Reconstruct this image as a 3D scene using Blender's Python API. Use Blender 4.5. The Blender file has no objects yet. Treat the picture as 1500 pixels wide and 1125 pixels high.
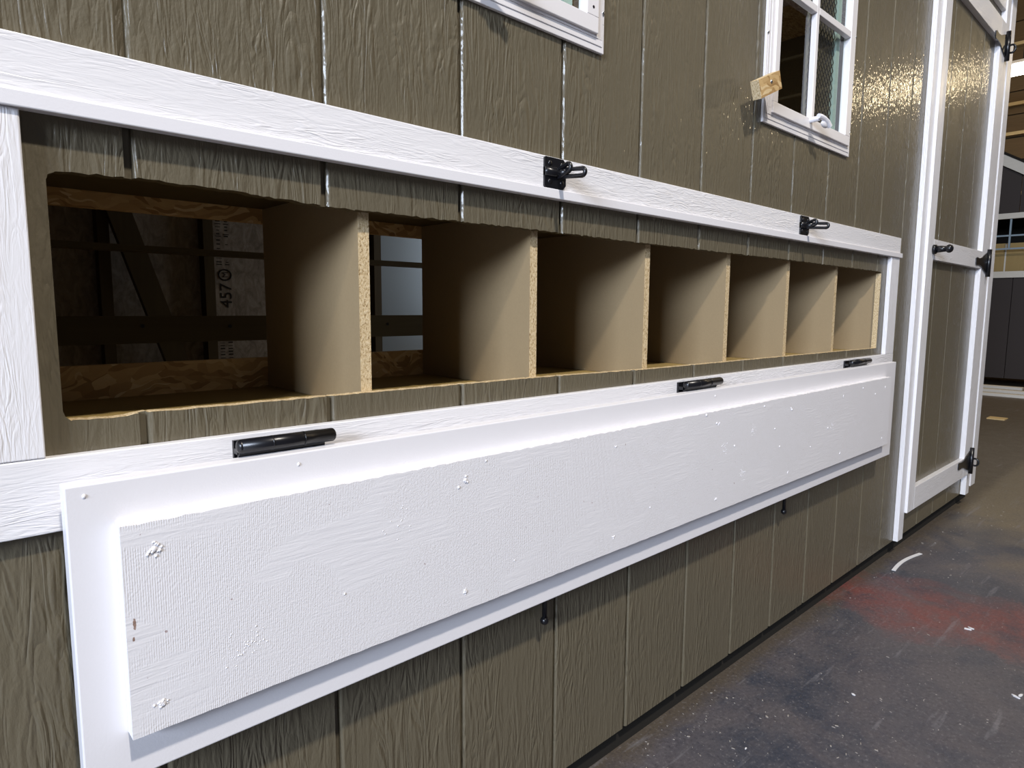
import bpy, bmesh, math, random
from mathutils import Vector, Matrix
random.seed(7)
H = 0.875            # camera height above the floor; z below is measured from the camera's level
D = 0.7285           # camera distance from the siding
sc = bpy.context.scene
COL = sc.collection

# ------------------------------------------------------------------ camera
cd = bpy.data.cameras.new('camera')
cam = bpy.data.objects.new('camera', cd); COL.objects.link(cam)
right = Vector((0.73285492, -0.68035854, 0.00599439))
down = Vector((-0.07377971, -0.08822472, -0.99336446))
fwd = Vector((0.67637284, 0.72754977, -0.11485257))
m = Matrix.Identity(4)
for i in range(3):
    m[i][0] = right[i]; m[i][1] = -down[i]; m[i][2] = -fwd[i]
m.translation = (0, -D, H)
cam.matrix_world = m
cd.sensor_width = 36; cd.lens = 958 / 1500 * 36; cd.clip_start = 0.01; cd.clip_end = 200
sc.camera = cam

# ------------------------------------------------------------------ world, lights, exposure
w = bpy.data.worlds.new('world'); sc.world = w; w.use_nodes = True
w.node_tree.nodes['Background'].inputs[0].default_value = (0.80, 0.82, 0.90, 1)
w.node_tree.nodes['Background'].inputs[1].default_value = 0.085
def area(name, loc, target, sx, sy, power, col, shape='RECTANGLE'):
    l = bpy.data.lights.new(name, 'AREA'); l.shape = shape; l.size = sx; l.size_y = sy
    l.energy = power; l.color = col
    o = bpy.data.objects.new(name, l); COL.objects.link(o)
    o.location = (loc[0], loc[1], loc[2] + H)
    d = Vector((target[0] - loc[0], target[1] - loc[1], target[2] - loc[2]))
    o.rotation_euler = d.to_track_quat('-Z', 'Y').to_euler()
    return o
area('daylight_through_bay_door', (-7.0, -3.0, 2.3), (1, 0, 0), 3.0, 2.0, 860, (0.72, 0.82, 1.0))
area('high_bay_lamp', (0.0, -2.9, 4.6), (0.8, 0, 0), 0.26, 0.26, 275, (1.0, 0.93, 0.84), 'DISK')
area('far_high_bay_lamp', (10.0, -2.40, 2.93), (3, 0, 0), 0.34, 0.30, 17, (1.0, 0.80, 0.50))
area('coop_interior_fill', (3.58, 1.5, 0.40), (1.0, 2.3, 0.0), 1.3, 1.1, 8.0, (0.92, 0.95, 1.0))  # added fill light inside the coop, brightens the back wall
area('back_high_bay_lamp', (9.5, -1.0, 5.2), (11, 1.0, 0), 1.0, 1.0, 115, (1.0, 0.78, 0.50), 'DISK')
sc.view_settings.view_transform = 'Standard'
sc.view_settings.look = 'None'
sc.view_settings.gamma = 1.0
sc.view_settings.use_curve_mapping = False
sc.view_settings.exposure = 0.10

# ------------------------------------------------------------------ materials
class NT:
    def __init__(s, name, color=(0.5, 0.5, 0.5), rough=0.5, spec=0.5, metal=0.0):
        s.m = bpy.data.materials.new(name); s.m.use_nodes = True
        s.t = s.m.node_tree; s.n = s.t.nodes; s.l = s.t.links
        s.b = s.n['Principled BSDF']
        s.b.inputs['Base Color'].default_value = (*color, 1)
        s.b.inputs['Roughness'].default_value = rough
        s.b.inputs['Specular IOR Level'].default_value = spec
        s.b.inputs['Metallic'].default_value = metal
        s.co = None
    def coords(s, scale=(1, 1, 1), rnd=False, loc=(0, 0, 0)):
        tc = s.n.new('ShaderNodeTexCoord'); mp = s.n.new('ShaderNodeMapping')
        mp.inputs['Scale'].default_value = scale; mp.inputs['Location'].default_value = loc
        if rnd:
            oi = s.n.new('ShaderNodeObjectInfo'); vm = s.n.new('ShaderNodeVectorMath'); vm.operation = 'SCALE'
            cx = s.n.new('ShaderNodeCombineXYZ')
            for i in range(3): s.l.new(oi.outputs['Random'], cx.inputs[i])
            s.l.new(cx.outputs[0], vm.inputs[0]); vm.inputs['Scale'].default_value = 37.0
            ad = s.n.new('ShaderNodeVectorMath'); ad.operation = 'ADD'
            s.l.new(tc.outputs['Object'], ad.inputs[0]); s.l.new(vm.outputs[0], ad.inputs[1])
            s.l.new(ad.outputs[0], mp.inputs[0])
        else:
            s.l.new(tc.outputs['Object'], mp.inputs[0])
        return mp.outputs[0]
    def noise(s, co, scale, detail=3, rough=0.5, dist=0.0):
        x = s.n.new('ShaderNodeTexNoise'); s.l.new(co, x.inputs['Vector'])
        x.inputs['Scale'].default_value = scale; x.inputs['Detail'].default_value = detail
        x.inputs['Roughness'].default_value = rough; x.inputs['Distortion'].default_value = dist
        return x.outputs['Fac']
    def wave(s, co, scale, dist, dscale=1.0, direction='X', detail=2):
        x = s.n.new('ShaderNodeTexWave'); s.l.new(co, x.inputs['Vector']); x.bands_direction = direction
        x.inputs['Scale'].default_value = scale; x.inputs['Distortion'].default_value = dist
        x.inputs['Detail Scale'].default_value = dscale; x.inputs['Detail'].default_value = detail
        return x.outputs['Fac']
    def voro(s, co, scale, out='Distance', feature='F1'):
        x = s.n.new('ShaderNodeTexVoronoi'); x.feature = feature; s.l.new(co, x.inputs['Vector'])
        x.inputs['Scale'].default_value = scale
        return x.outputs[out]
    def ramp(s, fac, stops):
        x = s.n.new('ShaderNodeValToRGB'); s.l.new(fac, x.inputs[0]); e = x.color_ramp.elements
        for i, (p, c) in enumerate(stops):
            q = e[i] if i < 2 else e.new(p)
            q.position = p; q.color = (*c, 1) if len(c) == 3 else c
        return x.outputs[0]
    def math(s, op, a, b=0.0, clamp=False):
        x = s.n.new('ShaderNodeMath'); x.operation = op; x.use_clamp = clamp
        for i, v in enumerate((a, b)):
            if isinstance(v, (int, float)): x.inputs[i].default_value = v
            else: s.l.new(v, x.inputs[i])
        return x.outputs[0]
    def mix(s, fac, a, b, mode='MIX'):
        x = s.n.new('ShaderNodeMix'); x.data_type = 'RGBA'; x.blend_type = mode
        for i, v in ((0, fac), (6, a), (7, b)):
            if isinstance(v, (int, float)): x.inputs[i].default_value = v
            elif isinstance(v, tuple): x.inputs[i].default_value = (*v, 1)
            else: s.l.new(v, x.inputs[i])
        return x.outputs[2]
    def color(s, c): s.l.new(c, s.b.inputs['Base Color'])
    def rough(s, c): s.l.new(c, s.b.inputs['Roughness'])
    def bump(s, h, strength=0.5, dist=0.001, prev=None):
        x = s.n.new('ShaderNodeBump'); s.l.new(h, x.inputs['Height'])
        x.inputs['Strength'].default_value = strength; x.inputs['Distance'].default_value = dist
        if prev: s.l.new(prev, x.inputs['Normal'])
        s.l.new(x.outputs[0], s.b.inputs['Normal'])
        return x.outputs[0]

SID = (0.124, 0.105, 0.069)
def m_siding():
    t = NT('olive_siding_paint', SID, 0.40, 0.4)
    t.b.inputs['Coat Weight'].default_value = 0.34; t.b.inputs['Coat Roughness'].default_value = 0.07
    co = t.coords((1, 1, 0.17), rnd=True)
    warp = t.noise(co, 14, 2, 0.5, 0.4)
    a = t.noise(co, 46, 2, 0.5, 1.9)
    a = t.math('ABSOLUTE', t.math('SUBTRACT', a, 0.5))
    a = t.math('MULTIPLY', a, 4.2, True)                 # thin valleys between rounded ridges
    b = t.wave(co, 26, 9.0, 2.2, 'X', 2)
    h = t.math('ADD', t.math('MULTIPLY', a, 0.85), t.math('MULTIPLY', b, 0.22))
    msk = t.ramp(warp, [(0.36, (0.30,) * 3), (0.56, (1,) * 3)])
    h = t.math('MULTIPLY', h, msk)
    co2 = t.coords((1, 1, 0.45), rnd=True)
    fine = t.noise(co2, 420, 2, 0.6)
    mid = t.noise(t.coords((1, 1, 0.30), rnd=True), 150, 2, 0.6, 0.5)
    h = t.math('ADD', t.math('MULTIPLY', h, 0.72), t.math('ADD', t.math('MULTIPLY', fine, 0.16), t.math('MULTIPLY', mid, 0.26)))
    t.bump(h, 0.95, 0.0026)
    cb = t.n.new('ShaderNodeBump'); cb.inputs['Strength'].default_value = 0.75; cb.inputs['Distance'].default_value = 0.0013
    t.l.new(t.noise(t.coords((1, 1, 0.55), rnd=True), 130, 1, 0.5, 0.3), cb.inputs['Height']); t.l.new(cb.outputs[0], t.b.inputs['Coat Normal'])
    v = t.noise(co, 5, 2)
    t.color(t.mix(v, tuple(c * 0.93 for c in SID), tuple(c * 1.07 for c in SID)))
    return t.m
def m_white_grain(name, axis):
    t = NT(name, (0.80, 0.785, 0.80), 0.30, 0.5)
    sx = (0.13, 1, 1) if axis == 'x' else (1, 1, 0.13)
    co = t.coords(sx, rnd=True)
    a = t.math('MULTIPLY', t.math('ABSOLUTE', t.math('SUBTRACT', t.noise(co, 150, 2, 0.5, 1.2), 0.5)), 5.0, True)
    n = t.noise(co, 330, 2, 0.6, 0.8)
    n2 = t.noise(co, 22, 2)
    h = t.math('MULTIPLY', t.math('ADD', a, t.math('MULTIPLY', n, 1.1)), t.ramp(n2, [(0.36, (0.2,) * 3), (0.6, (1,) * 3)]))
    t.bump(h, 0.62, 0.0010)
    return t.m
def m_white_smooth():
    t = NT('white_gloss_paint', (0.79, 0.775, 0.80), 0.33, 0.5)
    co = t.coords((1, 1, 1))
    t.bump(t.noise(co, 420, 3, 0.6), 0.22, 0.0006)
    return t.m
def m_white_canvas():
    t = NT('white_brushed_paint', (0.78, 0.765, 0.785), 0.42, 0.45)
    co = t.coords((1, 1, 0.12))
    rib = t.wave(co, 150, 0.8, 2.0, 'X', 1)
    grit = t.noise(t.coords((1, 1, 1)), 330, 3, 0.65)
    cb = t.coords((0.10, 1, 1))
    br = t.noise(cb, 190, 2, 0.6, 0.5)
    pat = t.ramp(t.noise(t.coords((1, 1, 1.8)), 7, 2, 0.5, 0.8), [(0.52, (0, 0, 0)), (0.60, (1, 1, 1))])
    base = t.math('ADD', t.math('MULTIPLY', rib, 0.24), t.math('MULTIPLY', grit, 1.0))
    br2 = t.math('ADD', t.math('MULTIPLY', br, 1.1), t.math('MULTIPLY', grit, 0.25))
    h = t.mix(pat, base, br2)
    t.bump(h, 0.55, 0.0010)
    sp = t.noise(t.coords((1, 1, 1), loc=(3, 0, 1)), 150, 1, 0.5)
    t.color(t.mix(t.ramp(sp, [(0.80, (0, 0, 0)), (0.82, (1, 1, 1))]), (0.78, 0.765, 0.785), (0.42, 0.33, 0.33)))
    # bare brown wood where the paint has chipped off near the left edge
    sx = t.n.new('ShaderNodeSeparateXYZ'); t.l.new(t.coords((1, 1, 1)), sx.inputs[0])
    def spot(x, z, rx, rz):
        a = t.math('POWER', t.math('DIVIDE', t.math('SUBTRACT', sx.outputs[0], x), rx), 2.0)
        b = t.math('POWER', t.math('DIVIDE', t.math('SUBTRACT', sx.outputs[2], z), rz), 2.0)
        return t.math('SUBTRACT', 1.0, t.math('ADD', a, b), True)
    sm = t.math('ADD', spot(-1.0208, 0.1128, 0.0022, 0.0085), spot(-1.0222, 0.0985, 0.0016, 0.0035), True)
    sm = t.math('GREATER_THAN', t.math('MULTIPLY', sm, t.noise(t.coords((1, 1, 1)), 900, 2, 0.7)), 0.30)
    old = t.b.inputs['Base Color'].links[0].from_socket
    t.color(t.mix(sm, old, (0.30, 0.20, 0.16)))
    return t.m
def m_mdf():
    t = NT('tan_particle_board', (0.36, 0.275, 0.165), 0.62, 0.35)
    co = t.coords((1, 1, 1), rnd=True)
    a = t.noise(co, 260, 3, 0.7); b = t.noise(co, 9, 3)
    c = t.mix(a, (0.262, 0.192, 0.106), (0.335, 0.250, 0.142))
    t.color(t.mix(t.math('MULTIPLY', b, 0.35), c, (0.34, 0.25, 0.14)))
    t.bump(a, 0.2, 0.0003)
    return t.m
def m_floorboard():
    t = NT('yellow_tan_box_floor', (0.46, 0.33, 0.13), 0.6, 0.35)
    co = t.coords((1, 1, 1), rnd=True)
    t.color(t.mix(t.noise(co, 120, 3, 0.7), (0.30, 0.21, 0.075), (0.37, 0.265, 0.10)))
    return t.m
def m_raw_edge():
    t = NT('raw_chip_edge', (0.6, 0.45, 0.25), 0.8, 0.2)
    co = t.coords((1, 1, 0.6), rnd=True)
    a = t.noise(co, 420, 3, 0.7)
    c = t.ramp(a, [(0.34, (0.20, 0.12, 0.05)), (0.42, (0.50, 0.37, 0.20)), (0.66, (0.70, 0.57, 0.37))])
    t.color(c); t.bump(a, 0.7, 0.0012)
    return t.m
def m_osb(name='oriented_strand_board', k=1.0):
    t = NT(name, (0.5, 0.33, 0.15), 0.6, 0.35)
    K = lambda *c: tuple(v * k for v in c)
    co = t.coords((0.30, 1, 1), rnd=True)
    wp = t.noise(t.coords((1, 1, 1), rnd=True), 14, 2)
    vm = t.n.new('ShaderNodeVectorMath'); vm.operation = 'MULTIPLY_ADD'
    cx = t.n.new('ShaderNodeCombineXYZ'); t.l.new(wp, cx.inputs[2]); t.l.new(wp, cx.inputs[0])
    t.l.new(cx.outputs[0], vm.inputs[0]); vm.inputs[1].default_value = (0.05, 0, 0.09); t.l.new(co, vm.inputs[2])
    v = t.voro(vm.outputs[0], 135, 'Color')
    bw = t.n.new('ShaderNodeRGBToBW'); t.l.new(v, bw.inputs[0])
    g = t.noise(co, 300, 2, 0.6)
    c = t.ramp(bw.outputs[0], [(0.15, K(0.33, 0.19, 0.07)), (0.45, K(0.52, 0.34, 0.15)), (0.75, K(0.66, 0.46, 0.22)), (0.9, K(0.75, 0.58, 0.33))])
    t.color(t.mix(t.math('MULTIPLY', g, 0.35), c, K(0.28, 0.15, 0.05)))
    t.bump(bw.outputs[0], 0.35, 0.0008)
    return t.m
def m_wood(name, a, b, axis='z', rough=0.6):
    t = NT(name, a, rough, 0.3)
    sc_ = {'x': (0.06, 1, 1), 'y': (1, 0.06, 1), 'z': (1, 1, 0.06)}[axis]
    co = t.coords(sc_, rnd=True)
    t.color(t.mix(t.noise(co, 60, 3, 0.6, 0.6), a, b))
    return t.m
def m_backpanel():
    t = NT('grey_brown_panel', (0.3, 0.27, 0.23), 0.7, 0.3)
    co = t.coords((1, 1, 0.5), rnd=True)
    a = t.noise(co, 26, 4, 0.75, 1.0); b = t.noise(co, 120, 2, 0.7)
    c = t.mix(t.ramp(a, [(0.36, (0, 0, 0)), (0.64, (1, 1, 1))]), (0.15, 0.125, 0.098), (0.35, 0.315, 0.27))
    t.color(t.mix(t.math('MULTIPLY', b, 0.4), c, (0.34, 0.33, 0.31)))
    return t.m
def m_floor():
    t = NT('stained_concrete', (0.06, 0.06, 0.07), 0.42, 0.5)
    tc = t.n.new('ShaderNodeNewGeometry')
    sp = t.n.new('ShaderNodeSeparateXYZ'); t.l.new(tc.outputs['Position'], sp.inputs[0])
    X, Y = sp.outputs[0], sp.outputs[1]
    def N(scale, detail=3, rough=0.6, dist=0.0, sx=(1, 1, 1), rot=0):
        mp = t.n.new('ShaderNodeMapping'); mp.inputs['Scale'].default_value = sx; mp.inputs['Rotation'].default_value = (0, 0, rot)
        t.l.new(tc.outputs['Position'], mp.inputs[0]); return t.noise(mp.outputs[0], scale, detail, rough, dist)
    n1 = N(3.2, 5, 0.65, 0.6); n2 = N(11, 6, 0.8, 0.3); n3 = N(110, 3, 0.75)
    base = t.mix(t.ramp(n1, [(0.42, (0, 0, 0)), (0.58, (1, 1, 1))]), (0.036, 0.042, 0.060), (0.082, 0.074, 0.082))
    base = t.mix(t.ramp(n2, [(0.40, (0, 0, 0)), (0.70, (0.75,) * 3)]), base, (0.100, 0.092, 0.098))
    # brown, dusty concrete away from the stained patch
    d = t.math('ADD', X, t.math('MULTIPLY', t.math('SUBTRACT', n1, 0.5), 2.2))
    br = t.math('DIVIDE', t.math('SUBTRACT', d, 2.7), 0.9, True)
    base = t.mix(br, base, t.mix(n2, (0.125, 0.098, 0.062), (0.20, 0.165, 0.11)))
    # brown strip of dust along the foot of the siding
    ys = t.math('DIVIDE', t.math('ADD', t.math('ADD', Y, 0.045), t.math('MULTIPLY', t.math('SUBTRACT', n2, 0.5), 0.09)), 0.05, True)
    base = t.mix(t.math('MULTIPLY', ys, 0.85), base, (0.085, 0.066, 0.044))
    # spilled red paint stain
    rx = t.math('ADD', t.math('SUBTRACT', X, t.math('SUBTRACT', 2.13, t.math('MULTIPLY', Y, 0.12))), t.math('MULTIPLY', t.math('SUBTRACT', n1, 0.5), 0.55))
    rm = t.math('SUBTRACT', 1.0, t.math('DIVIDE', t.math('ABSOLUTE', rx), 0.20), True)
    rm = t.math('MULTIPLY', rm, t.ramp(n2, [(0.36, (0.25,) * 3), (0.55, (1, 1, 1))]))
    rm = t.math('MULTIPLY', t.math('POWER', rm, 0.7), t.math('ADD', 0.30, t.math('MULTIPLY', n2, 1.0)), True)
    base = t.mix(t.math('MULTIPLY', rm, 0.95), base, (0.190, 0.050, 0.042))
    # scuffs and scratches
    s1 = N(26, 3, 0.75, 0.0, (0.10, 1, 1), 0.55)
    sc1 = t.ramp(s1, [(0.60, (0, 0, 0)), (0.70, (1, 1, 1))])
    base = t.mix(t.math('MULTIPLY', sc1, 0.42), base, (0.22, 0.215, 0.23))
    sp1 = t.ramp(n3, [(0.57, (0, 0, 0)), (0.70, (1, 1, 1))])
    base = t.mix(t.ramp(n3, [(0.30, (0.55,) * 3), (0.48, (0, 0, 0))]), base, (0.022, 0.022, 0.028))
    base = t.mix(t.math('MULTIPLY', sp1, 0.5), base, (0.22, 0.21, 0.21))
    t.color(t.mix(1.0, base, (0.98, 0.98, 1.0), 'MULTIPLY'))
    t.rough(t.math('ADD', 0.34, t.math('MULTIPLY', n2, 0.3)))
    t.bump(t.math('ADD', n3, n2), 0.25, 0.002)
    return t.m
def m_glass():
    t = NT('window_glass', (1, 1, 1), 0.02, 0.5)
    tr = t.n.new('ShaderNodeBsdfTransparent'); gl = t.n.new('ShaderNodeBsdfGlossy'); gl.inputs['Roughness'].default_value = 0.01
    tr.inputs[0].default_value = (0.93, 0.96, 0.95, 1)
    fr = t.n.new('ShaderNodeFresnel'); fr.inputs[0].default_value = 1.45
    mx = t.n.new('ShaderNodeMixShader'); gm = t.n.new('ShaderNodeNewGeometry'); t.l.new(t.math('MULTIPLY', fr.outputs[0], t.math('SUBTRACT', 1.0, gm.outputs['Backfacing'])), mx.inputs[0]); t.l.new(tr.outputs[0], mx.inputs[1]); t.l.new(gl.outputs[0], mx.inputs[2])
    t.l.new(mx.outputs[0], t.n['Material Output'].inputs[0])
    return t.m
def m_emit(name, c, s):
    t = NT(name, (0.8, 0.8, 0.8)); t.b.inputs['Emission Color'].default_value = (*c, 1); t.b.inputs['Emission Strength'].default_value = s
    return t.m
M = {}
M['sid'] = m_siding(); M['wx'] = m_white_grain('white_trim_grain_along', 'x'); M['wz'] = m_white_grain('white_trim_grain_upright', 'z')
M['ws'] = m_white_smooth(); M['wc'] = m_white_canvas(); M['mdf'] = m_mdf(); M['bf'] = m_floorboard(); M['raw'] = m_raw_edge(); M['osb'] = m_osb()
M['osb2'] = m_osb('dark_strand_board', 0.62)  # darker copy of the strand board
M['stud'] = m_wood('dark_brown_wood', (0.050, 0.036, 0.014), (0.085, 0.062, 0.026)); M['studx'] = m_wood('brown_roost_board', (0.085, 0.066, 0.030), (0.12, 0.095, 0.045), 'x')
M['back'] = m_backpanel(); M['floor'] = m_floor(); M['glass'] = m_glass()
M['metal'] = NT('blue_grey_sheet', (0.32, 0.38, 0.43), 0.32, 0.5, 0.45).m
M['black'] = NT('black_powder_coat', (0.006, 0.006, 0.008), 0.30, 0.5).m
M['blackr'] = NT('flat_near_black', (0.02, 0.018, 0.015), 0.9, 0.2).m  # plain matte near-black for gaps, backs and the shaded skids
M['vinyl'] = NT('white_window_vinyl', (0.76, 0.735, 0.74), 0.36, 0.45).m
M['steel'] = NT('zinc_screw', (0.55, 0.55, 0.56), 0.3, 0.5, 1.0).m
M['mesh'] = NT('dark_wire', (0.035, 0.028, 0.03), 0.5, 0.4).m
M['tanpanel'] = NT('taupe_sheet', (0.21, 0.17, 0.125), 0.6, 0.3).m
M['blue'] = NT('pale_green_strip', (0.42, 0.50, 0.45), 0.5, 0.4).m
M['ink'] = NT('stamp_ink', (0.02, 0.018, 0.016), 0.8, 0.2).m
M['wall'] = m_wood('brown_hall_board', (0.09, 0.055, 0.021), (0.16, 0.10, 0.04), 'y')
M['gold'] = m_wood('pale_pine_beam', (0.55, 0.40, 0.18), (0.70, 0.52, 0.26), 'y')
M['shed'] = NT('dark_brown_shed_paint', (0.034, 0.024, 0.020), 0.6, 0.4).m
M['cream'] = m_wood('cream_paint', (0.66, 0.62, 0.54), (0.74, 0.70, 0.62), 'y', 0.5)
M['card'] = m_wood('cardboard', (0.36, 0.25, 0.10), (0.42, 0.30, 0.13), 'z', 0.8)
M['bar'] = NT('blue_grey_muntin', (0.28, 0.36, 0.42), 0.4, 0.5).m
M['lamp'] = m_emit('lamp_glow', (1.0, 0.93, 0.80), 14)
M['chip'] = NT('pale_chip', (0.33, 0.30, 0.27), 0.7, 0.3).m
M['chipw'] = NT('white_chip', (0.72, 0.72, 0.74), 0.5, 0.4).m

# ------------------------------------------------------------------ mesh helpers (z relative to camera level, world x and y)
WO = {}
def tag(o, label=None, cat=None, group=None, kind=None):
    for k, v in (('label', label), ('category', cat), ('group', group), ('kind', kind)):
        if v: o[k] = v
    return o
def place(o, loc, parent):
    WO[o.name] = Vector(loc)
    if parent is not None:
        o.parent = parent; o.location = Vector(loc) - WO[parent.name]
    else:
        o.location = loc
    COL.objects.link(o)
def empty(name, loc):
    o = bpy.data.objects.new(name, None); o.empty_display_size = 0.05
    place(o, (loc[0], loc[1], loc[2] + H), None); return o
def build(name, bm, mats, parent=None, smooth=False):
    """one object; the bmesh is in world x, y and camera-relative z"""
    vs = [v.co for v in bm.verts]
    lo = Vector([min(v[i] for v in vs) for i in range(3)]); hi = Vector([max(v[i] for v in vs) for i in range(3)])
    org = Vector(((lo.x + hi.x) / 2, (lo.y + hi.y) / 2, lo.z))
    for v in bm.verts: v.co -= org
    me = bpy.data.meshes.new(name); bm.to_mesh(me); bm.free()
    for mm in (mats if isinstance(mats, (list, tuple)) else [mats]): me.materials.append(M[mm])
    if smooth:
        for p in me.polygons: p.use_smooth = True
    o = bpy.data.objects.new(name, me)
    place(o, (org.x, org.y, org.z + H), parent)
    return o
def dup(o, off, parent=None, name=None):
    c = o.copy(); c.name = name or o.name.split('.')[0]
    p = parent if parent is not None else o.parent
    place(c, WO[o.name] + Vector(off), p)
    for ch in list(o.children):
        if ch.name in WO: dup(ch, off, c)
    return c
def abox(bm, x0, x1, y0, y1, z0, z1, mi=0, bev=0.0):
    r = bmesh.ops.create_cube(bm, size=1.0); vs = r['verts']
    for v in vs:
        v.co = Vector(((x0 + x1) / 2 + v.co.x * (x1 - x0), (y0 + y1) / 2 + v.co.y * (y1 - y0), (z0 + z1) / 2 + v.co.z * (z1 - z0)))
    fs = set(f for v in vs for f in v.link_faces)
    for f in fs: f.material_index = mi
    if bev > 0:
        es = list(set(e for f in fs for e in f.edges))
        r = bmesh.ops.bevel(bm, geom=es, offset=bev, segments=2, affect='EDGES', profile=0.5)
        for f in r['faces']: f.material_index = mi
    return vs
def box(name, x0, x1, y0, y1, z0, z1, mat, parent=None, bev=0.0):
    bm = bmesh.new(); abox(bm, x0, x1, y0, y1, z0, z1, 0, bev)
    return build(name, bm, mat, parent)
def acyl(bm, p0, p1, r0, r1=None, seg=16, caps=True):
    p0 = Vector(p0); p1 = Vector(p1); r1 = r0 if r1 is None else r1
    d = (p1 - p0).normalized(); a = d.orthogonal().normalized(); b = d.cross(a)
    A = []; B = []
    for i in range(seg):
        t = 2 * math.pi * i / seg; u = a * math.cos(t) + b * math.sin(t)
        A.append(bm.verts.new(p0 + u * r0)); B.append(bm.verts.new(p1 + u * r1))
    for i in range(seg):
        j = (i + 1) % seg; bm.faces.new((A[i], A[j], B[j], B[i]))
    if caps: bm.faces.new(A[::-1]); bm.faces.new(B)
def atube(bm, pts, r, seg=8, closed=False):
    """a swept tube through pts"""
    P = [Vector(p) for p in pts]; n = len(P); rings = []
    up = None
    for i in range(n):
        if closed: d = P[(i + 1) % n] - P[i - 1]
        else: d = P[min(i + 1, n - 1)] - P[max(i - 1, 0)]
        d.normalize()
        if up is None: up = d.orthogonal().normalized()
        up = (up - d * up.dot(d)).normalized(); b = d.cross(up)
        rings.append([bm.verts.new(P[i] + (up * math.cos(2 * math.pi * k / seg) + b * math.sin(2 * math.pi * k / seg)) * r) for k in range(seg)])
    for i in range(n if closed else n - 1):
        A = rings[i]; B = rings[(i + 1) % n]
        for k in range(seg):
            bm.faces.new((A[k], A[(k + 1) % seg], B[(k + 1) % seg], B[k]))
    if not closed: bm.faces.new(rings[0][::-1]); bm.faces.new(rings[-1])
def asphere(bm, c, r, sc_=(1, 1, 1), seg=12):
    q = bmesh.ops.create_uvsphere(bm, u_segments=seg, v_segments=max(6, seg // 2), radius=r)
    for v in q['verts']: v.co = Vector((c[0] + v.co.x * sc_[0], c[1] + v.co.y * sc_[1], c[2] + v.co.z * sc_[2]))
def aprism_y(bm, poly, y0, y1, mi=0):
    """poly: (x, z) outline extruded in y"""
    A = [bm.verts.new((x, y0, z)) for x, z in poly]; B = [bm.verts.new((x, y1, z)) for x, z in poly]
    n = len(poly); bm.faces.new(A).material_index = mi; bm.faces.new(B[::-1]).material_index = mi
    for i in range(n):
        j = (i + 1) % n; bm.faces.new((A[j], A[i], B[i], B[j])).material_index = mi
    bmesh.ops.recalc_face_normals(bm, faces=bm.faces[:])

# ------------------------------------------------------------------ floor and hall
bm = bmesh.new(); abox(bm, -9, 16, -7, 9, -H - 0.12, -H)
tag(build('floor', bm, 'floor'), kind='structure')
WX = 14.5
bm = bmesh.new(); abox(bm, WX + 0.04, WX + 0.2, -6.9, 8.9, -H, 6.4)
wr = tag(build('wall_right', bm, 'blackr'), kind='structure')
zz = -H; k = 0
while zz < 6.3:                                                    # horizontal boards of the hall wall
    box('wall_board', WX, WX + 0.04, -6.9, 8.9, zz + 0.008, zz + 0.38, 'wall', wr); zz += 0.39
for z in (2.02, 3.05, 3.55, 4.15, 4.55, 5.35):
    box('purlin', WX - 0.10, WX, -6.9, 8.9, z, z + 0.055, 'gold', wr)
for y in (0.35, 2.6, 5.0, -2.4, -5.0):
    box('wall_post', WX - 0.22, WX - 0.1, y, y + 0.2, -H, 6.3, 'wall', wr)
bm = bmesh.new(); abox(bm, -2, 16, -3.2, 9, 6.4, 6.5)
ce = tag(build('ceiling', bm, 'wall'), kind='structure')
for x in (3.5, 6.5, 9.5, 12.5): box('rafter', x, x + 0.12, -3.2, 9, 6.15, 6.4, 'wall', ce)

# ------------------------------------------------------------------ the chicken coop
coop = tag(empty('chicken_coop', (1.4, 1.2, -H)), 'long olive-brown chicken coop with white trim and a row of open nest boxes', 'coop')
XL, XR, ZB, ZT = -0.95, 3.66, -0.82, 1.46
G0, GS = 0.1725, 0.2032                                            # first groove and groove spacing
OX0, OX1 = 0.104, 2.242                                            # the opening sawn for the nest boxes
def lerp(tab, x):
    if x <= tab[0][0]: return tab[0][1]
    for (a, va), (b, vb) in zip(tab, tab[1:]):
        if x <= b: return va + (vb - va) * (x - a) / (b - a)
    return tab[-1][1]
OB = [(0.104, -0.098), (0.1055, -0.1035), (0.109, -0.1075), (0.150, -0.1088), (0.159, -0.1078), (0.168, -0.1058), (0.203, -0.1068), (0.304, -0.1073), (0.729, -0.1088), (1.03, -0.1130), (1.926, -0.1158), (2.242, -0.1175)]
OT = [(0.104, 0.112), (0.1055, 0.1165), (0.110, 0.1205), (0.1215, 0.1215), (0.173, 0.1236), (0.24, 0.1236), (0.396, 0.1180), (0.7255, 0.1208), (1.02, 0.1200), (1.595, 0.1222), (2.2, 0.1206), (2.236, 0.119), (2.242, 0.115)]
rj = random.Random(3)
jt = {}
def jit(x, s):
    k = (round(x, 4), s)
    if k not in jt: jt[k] = rj.choice((0, 0, 0.0002, -0.0003, 0.0005, -0.0006)) * (1.6 if s else 0.7)
    return jt[k]
RECTS = [(0.415, 0.857, 0.432, 1.10), (1.455, 1.897, 0.432, 1.10), (2.60, 3.44, -0.705, 1.165)]   # holes behind the two windows and the door
T = 0.015
def intervals(x, xm):
    """solid z intervals of the siding at x, in the column whose middle is xm"""
    if OX0 < xm < OX1:
        return [(ZB, lerp(OB, x) + jit(x, 0), 'b'), (lerp(OT, x) + jit(x, 1), ZT, 't')] if not any(a < xm < b for a, b, c, d in RECTS[:2]) else \
               [(ZB, lerp(OB, x) + jit(x, 0), 'b'), (lerp(OT, x) + jit(x, 1), RECTS[0][2], 't'), (RECTS[0][3], ZT, '')]
    for a, b, c, d in RECTS:
        if a < xm < b: return [(ZB, c, ''), (d, ZT, '')]
    return [(ZB, ZT, '')]
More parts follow.
